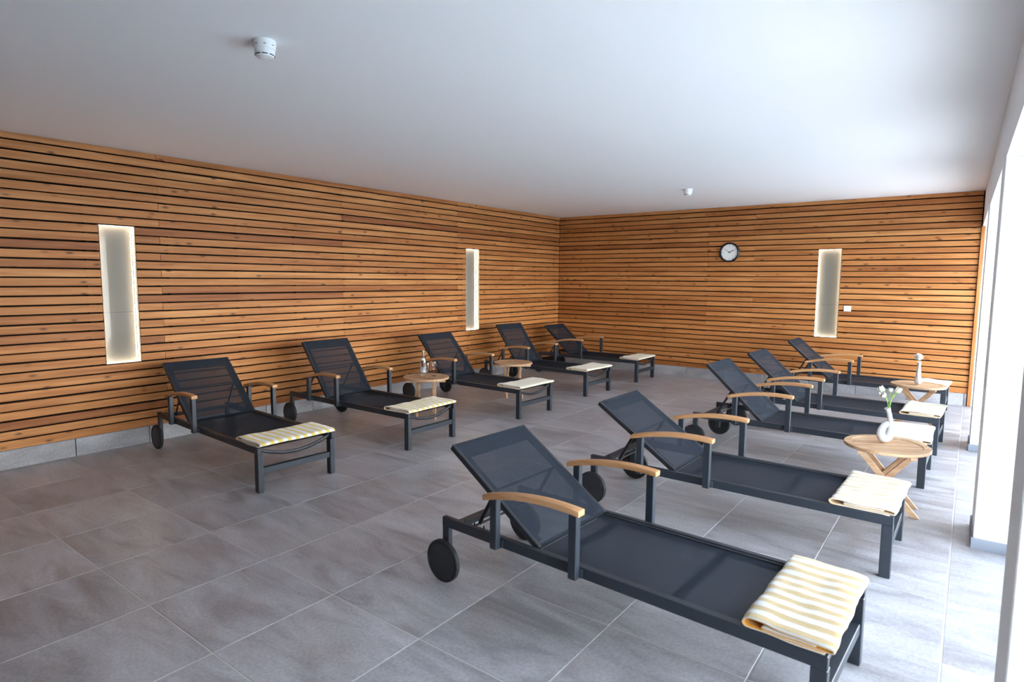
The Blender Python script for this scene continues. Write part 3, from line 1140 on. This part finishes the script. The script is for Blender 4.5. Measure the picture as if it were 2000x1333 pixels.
def table(x, y, rz, rtop, label):
    t = thing('side_table', label, 'table', (x, y, 0), rz, 'round folding teak side tables')
    for me in TM['rim']:
        link('rim', me, t, (0, 0, TZ), (0, 0, rtop-rz))
    for me in TM['slat']:
        link('slat', me, t, (0, 0, TZ), (0, 0, rtop-rz))
    for sx in (-0.165, 0.165):
        link('bearer', TM['bearer'], t, (sx, 0, TZ))
    for me in TM['leg']:
        link('leg', me, t)
    link('stretcher', TM['rail'][0], t)
    link('stretcher', TM['rail'][1], t)
    link('pivot_rod', TM['rail'][2], t)
    return t
T1 = (6.287, -5.200)
T2 = (6.280, -1.812)
T3 = (1.363, -5.147)
T4 = (1.390, -3.382)
table(*T1, 0.10, 0.5, 'round teak folding table carrying the ring vase with tulips')
table(*T2, 0.0, 0.2, 'round teak folding table carrying the vase with one white bloom')
table(*T3, -PI/4, 0.3, 'round teak folding table carrying a water bottle and glasses')
table(*T4, -PI/4, 0.3, 'empty round teak folding table by the left slatted wall')

# ------------------------------------------------------------------ ring vases with flowers
def vase_mesh():
    """closed ring standing on a flattened foot, with a leaning spout (local x = width, y = thickness)"""
    mb = MB()
    pts, rad, sq = [], [], []
    n = 44
    for i in range(n):
        a = 2*PI*i/n - PI/2
        low = (1-math.sin(a))/2
        # the ring leans a little, its hole is a narrow slanted oval
        x = 0.036*math.cos(a) + 0.010*math.sin(a)
        z = 0.086 + 0.056*math.sin(a)
        pts.append((x, 0, z))
        rad.append(0.0225 + 0.0085*low)
        sq.append((0.0185 + 0.0205*low)/(0.0225 + 0.0085*low))
    mb.tube(pts, rad, 20, closed=True, squash=sq)
    mb.v = [(x, y, max(z, 0.0)) for x, y, z in mb.v]
    # leaning spout with a small lip
    sp = [(0.024, 0, 0.128), (0.026, 0, 0.158), (0.023, 0, 0.186), (0.017, 0, 0.212), (0.010, 0, 0.236), (0.003, 0, 0.256), (-0.002, 0, 0.266)]
    mb.tube(sp, [0.026, 0.0235, 0.0205, 0.0185, 0.0178, 0.0195, 0.0225], 20, caps=False, squash=[0.75, 0.75, 0.8, 0.85, 0.9, 0.95, 1.0])
    mb.tube([(-0.002, 0, 0.266), (0.003, 0, 0.252), (0.010, 0, 0.230)], [0.0220, 0.0165, 0.0145], 20, caps=True)
    return mb.mesh('vase_body', M['ceramic'], 0, True)
VM = vase_mesh()

def bloom(mb, c, r, seed, flat=0.8):
    """a ball of overlapping curled petals"""
    rnd = random.Random(seed)
    c = Vector(c)
    for i in range(34):
        z = 1 - 2*(i+0.5)/34
        a = i*2.39996
        d = Vector((math.sqrt(1-z*z)*math.cos(a), math.sqrt(1-z*z)*math.sin(a), z*flat))
        s = d.cross(Vector((0, 0, 1)))
        s = s.normalized() if s.length > 1e-3 else Vector((1, 0, 0))
        t = s.cross(d).normalized()
        w = r*rnd.uniform(0.45, 0.60)
        o = c + d*r*0.45
        tip = c + d*r*rnd.uniform(0.95, 1.08)
        vs = [o-s*w*0.3, o+s*w*0.3, c+d*r*0.8+s*w*0.75+t*w*0.2, tip+t*w*0.35, c+d*r*0.8-s*w*0.75+t*w*0.2, c+d*r*0.88+t*w*0.05]
        mb.add(vs, [(0, 1, 5), (1, 2, 5), (2, 3, 5), (3, 4, 5), (4, 0, 5)])
    mb.lathe([(0.001, -r*0.6), (r*0.55, -r*0.3), (r*0.62, 0.1*r), (r*0.4, r*0.5), (0.001, r*0.6)], 10, centre=c, cap=False)

def tulip(mb, c, d, r, seed):
    """long cup of six pointed petals opening along d"""
    rnd = random.Random(seed)
    c, d = Vector(c), Vector(d).normalized()
    s = d.cross(Vector((0.3, 0.8, 0.2))).normalized()
    t = s.cross(d)
    for q in range(6):
        a = q*PI/3 + rnd.uniform(-0.1, 0.1)
        e = s*math.cos(a)+t*math.sin(a)
        f = d.cross(e)
        op = 1.0 if q % 2 else 1.25
        vs = []
        for h, rr, w in ((0, 0.15, 0.2), (0.5, 0.72, 0.55), (1.2, 0.85*op, 0.60), (1.9, 0.80*op, 0.40), (2.4, 0.9*op, 0.02)):
            for k in (-1, 0, 1):
                vs.append(c + d*h*r + e*rr*r*(1-0.12*abs(k)) + f*k*w*r)
        fs = []
        for i in range(4):
            for k in range(2):
                b = i*3+k
                fs.append((b, b+1, b+4, b+3))
        mb.add(vs, fs)

def flower(parent_label, loc, stem_pts, kind, r, seed, label, group):
    t = thing('flower', label, 'flower', loc, 0, group)
    build('stem', MB().tube(stem_pts, 0.0024, 8), M['stem'], t, 0, True)
    mb = MB()
    end = Vector(stem_pts[-1])
    d = end-Vector(stem_pts[-2])
    if kind == 'bloom':
        bloom(mb, end+d.normalized()*r*0.7, r, seed)
        build('petals', mb, M['petal'], t, 0, True)
    else:
        tulip(mb, end, d, r, seed)
        build('petals', mb, M['petal'] if kind == 'tulip' else M['leafgreen'], t, 0, True)
        g = MB().lathe([(0.0025, -0.004), (r*0.45, 0.002), (r*0.5, 0.008)], 10, cap=False)
        build('flower_base', g, M['leafgreen'], t, 0, True, end)
    return t

# vase on the near table: ring seen from the front
va = math.radians(33)
V1 = Vector((T1[0]-0.015, T1[1]+0.045, TZ+0.0005))
v1 = link('vase', VM, None, V1, (0, 0, va))
tag(v1, 'white ceramic ring vase seen with its hole, on the near round table', 'vase', 'white ring vases')
V2 = Vector((T2[0]-0.005, T2[1]-0.010, TZ+0.0005))
v2 = link('vase', VM, None, V2, (0, 0, math.radians(94)))
tag(v2, 'slim white ceramic vase seen edge-on, on the far round table', 'vase', 'white ring vases')

def vpt(base, ang, x, y, z):
    p = Vector((x, y, 0))
    p.rotate(Euler((0, 0, ang)))
    return Vector((p.x, p.y, z))
def stem(ang, *pts):
    return [vpt(None, ang, *p) for p in pts]
g1 = 'white tulips in the ring vase'
for (mid, tip, kind, r, lab) in [
    ((-0.002, 0.016, 0.338), (-0.020, 0.034, 0.378), 'tulip', 0.022, 'large white tulip leaning left over the ring vase'),
    ((0.010, 0.004, 0.345), (0.014, 0.004, 0.384), 'tulip', 0.015, 'small upright white tulip in the middle of the ring vase'),
    ((0.022, -0.004, 0.335), (0.052, -0.006, 0.382), 'tulip', 0.021, 'greenish white tulip leaning right in the ring vase'),
    ((0.012, -0.012, 0.318), (0.016, -0.020, 0.348), 'bud', 0.011, 'small green bud among the tulips'),
    ((-0.014, -0.012, 0.322), (-0.044, -0.030, 0.356), 'tulip', 0.022, 'white tulip bending low over the left rim of the ring vase')]:
    st = stem(va, (0.004, 0, 0.245), ((0.004+mid[0])/2+0.004, mid[1]/2, 0.290), mid, tip)
    flower('', V1, st, kind, r, int(r*1000)+len(lab), lab, g1)
a2 = math.radians(94)
st = stem(a2, (0.004, 0, 0.245), (0.000, 0, 0.262), (-0.004, 0.004, 0.276), (-0.006, 0.006, 0.290))
flower('', V2, st, 'bloom', 0.054, 5, 'single round white bloom in the far slim vase', None)
# ------------------------------------------------------------------ water bottle and glasses on the left table
bx, by = T3[0]-0.035, T3[1]-0.010
bt = thing('water_bottle', 'clear glass water bottle with white label on the left round table', 'bottle', (bx, by, TZ+0.0005))
prof = [(0.0, 0.0), (0.034, 0.0), (0.039, 0.005), (0.040, 0.02), (0.040, 0.165), (0.038, 0.19), (0.030, 0.225), (0.021, 0.255), (0.0165, 0.275), (0.0155, 0.305), (0.0155, 0.318)]
inner = [(0.013, 0.318), (0.013, 0.275), (0.018, 0.253), (0.027, 0.222), (0.035, 0.188), (0.037, 0.163), (0.037, 0.018), (0.0, 0.012)]
build('glass_body', MB().lathe(prof+inner, 32, cap=False), M['glass'], bt, 0, True)
build('water', MB().lathe([(0.0, 0.0125), (0.0365, 0.0185), (0.0365, 0.163), (0.0345, 0.188), (0.0265, 0.222), (0.0, 0.2225)], 32, cap=False), M['water_glass'], bt, 0, True)
build('cap', MB().lathe([(0.0168, 0.302), (0.0168, 0.322), (0.0150, 0.325), (0.0, 0.325)], 24), M['cap'], bt, 0.001, True)
lab = MB()
n = 16
for i in range(n+1):
    a = math.radians(-130) + math.radians(120)*i/n
    for z in (0.055, 0.125):
        lab.v.append((0.0405*math.cos(a), 0.0405*math.sin(a), z))
for i in range(n):
    lab.f.append((2*i, 2*i+2, 2*i+3, 2*i+1))
    lab.mi.append(0)
build('paper_label', lab, M['label'], bt, 0, True)
nl = MB()
for i in range(n+1):
    a = math.radians(-130) + math.radians(120)*i/n
    for r, z in ((0.0365, 0.203), (0.0285, 0.230)):
        nl.v.append((r*math.cos(a), r*math.sin(a), z))
for i in range(n):
    nl.f.append((2*i, 2*i+2, 2*i+3, 2*i+1))
    nl.mi.append(0)
build('neck_label', nl, M['label'], bt, 0, True)
gp = [(0.0, 0.0), (0.032, 0.0), (0.032, 0.003), (0.006, 0.007), (0.0038, 0.015), (0.0038, 0.070), (0.010, 0.080), (0.028, 0.105), (0.034, 0.130), (0.031, 0.165), (0.028, 0.185)]
gi = [(0.0265, 0.185), (0.0295, 0.165), (0.0325, 0.130), (0.0265, 0.106), (0.008, 0.083), (0.0, 0.080)]
GM = MB().lathe(gp+gi, 28, cap=False).mesh('wine_glass', M['glass'], 0, True)
for (dx, dy, lb) in ((0.075, -0.060, 'stemmed glass standing at the front beside the water bottle'), (0.045, 0.095, 'stemmed glass standing behind the water bottle')):
    tag(link('wine_glass', GM, None, (T3[0]+dx, T3[1]+dy, TZ+0.0005)), lb, 'glass', 'stemmed glasses on the left round table')

# ------------------------------------------------------------------ wall clock
ck = thing('wall_clock', 'round wall clock with black rim and white dial on the slatted back wall', 'clock', (3.406, -0.002, 2.192))
CR = 0.166
build('rim', MB().lathe([(CR-0.030, -0.012), (CR-0.026, -0.034), (CR-0.010, -0.036), (CR, -0.026), (CR, 0.0), (CR-0.030, 0.0)], 56, 'y', cap=False), M['black_rim'], ck, 0, True)
dial = build('dial', MB().lathe([(0.0, -0.012), (CR-0.028, -0.012), (CR-0.028, -0.001), (0.0, -0.001)], 56, 'y', cap=False), M['white_plastic'], ck)
for i in range(12):
    a = 2*PI*i/12
    L0 = 0.022 if i % 3 == 0 else 0.014
    r1 = CR-0.038
    p0 = Vector((math.sin(a)*(r1-L0), -0.0130, math.cos(a)*(r1-L0)))
    p1 = Vector((math.sin(a)*r1, -0.0130, math.cos(a)*r1))
    build('hour_mark', MB().bar(p0, p1, 0.0045, 0.0012, (0, 1, 0)), M['dark_slot'], dial)
def hand(name, deg, ln, w, y):
    a = math.radians(deg)
    d = Vector((math.sin(a), 0, math.cos(a)))
    build(name, MB().bar(Vector((0, y, 0))-d*0.018, Vector((0, y, 0))+d*ln, w, 0.0015, (0, 1, 0)), M['black_rim'], ck)
hand('hour_hand', 66, 0.078, 0.0085, -0.0150)
hand('minute_hand', 303, 0.105, 0.0045, -0.0172)
hand('second_hand', 62, 0.112, 0.0020, -0.0192)
build('hub', MB().lathe([(0.0, -0.022), (0.009, -0.022), (0.009, -0.012)], 18, 'y', cap=False), M['black_rim'], ck)

# ------------------------------------------------------------------ wall switch
sw = thing('light_switch', 'small white square switch beside the lit pane on the back wall', 'switch', (5.217, -0.002, 1.305))
build('plate', MB().box(-0.050, 0.050, -0.009, 0.0, -0.043, 0.043), M['white_plastic'], sw, 0.003)
build('rocker', MB().box(-0.030, 0.030, -0.014, -0.009, -0.027, 0.027), M['white_plastic'], sw, 0.002)
build('pictogram', MB().box(-0.004, 0.004, -0.0146, -0.0138, -0.008, 0.010), simple('grey_print', (0.45, 0.5, 0.52), 0.6), sw)

# ------------------------------------------------------------------ smoke detectors
def detector(x, y, label):
    t = thing('smoke_detector', label, 'smoke detector', (x, y, H), 0, 'smoke detectors on the ceiling')
    t.scale = (0.88, 0.88, 0.95)
    build('base', MB().lathe([(0.0, 0.0), (0.064, 0.0), (0.066, -0.006), (0.064, -0.040), (0.060, -0.046), (0.0, -0.046)], 40), M['white_plastic'], t, 0, True)
    hd = build('head', MB().lathe([(0.0, -0.046), (0.056, -0.046), (0.058, -0.052), (0.057, -0.070), (0.050, -0.086), (0.030, -0.092), (0.0, -0.093)], 40), M['white_plastic'], t, 0, True)
    for i in range(8):
        a = 2*PI*i/8 + 0.25
        d = Vector((math.cos(a), math.sin(a), 0))
        s = Vector((-math.sin(a), math.cos(a), 0))
        c = d*0.0645 + Vector((0, 0, -0.030))
        build('slot', MB().bar(c-s*0.007, c+s*0.007, 0.003, 0.003), M['dark_slot'], t)
        c = d*0.0535 + Vector((0, 0, -0.078))
        build('vent', MB().bar(c-s*0.015, c+s*0.015, 0.006, 0.004), M['dark_slot'], hd)
    return t
detector(3.672, -8.612, 'white smoke detector on the ceiling near the camera')
detector(3.545, -2.320, 'small white smoke detector on the far ceiling near the back wall')
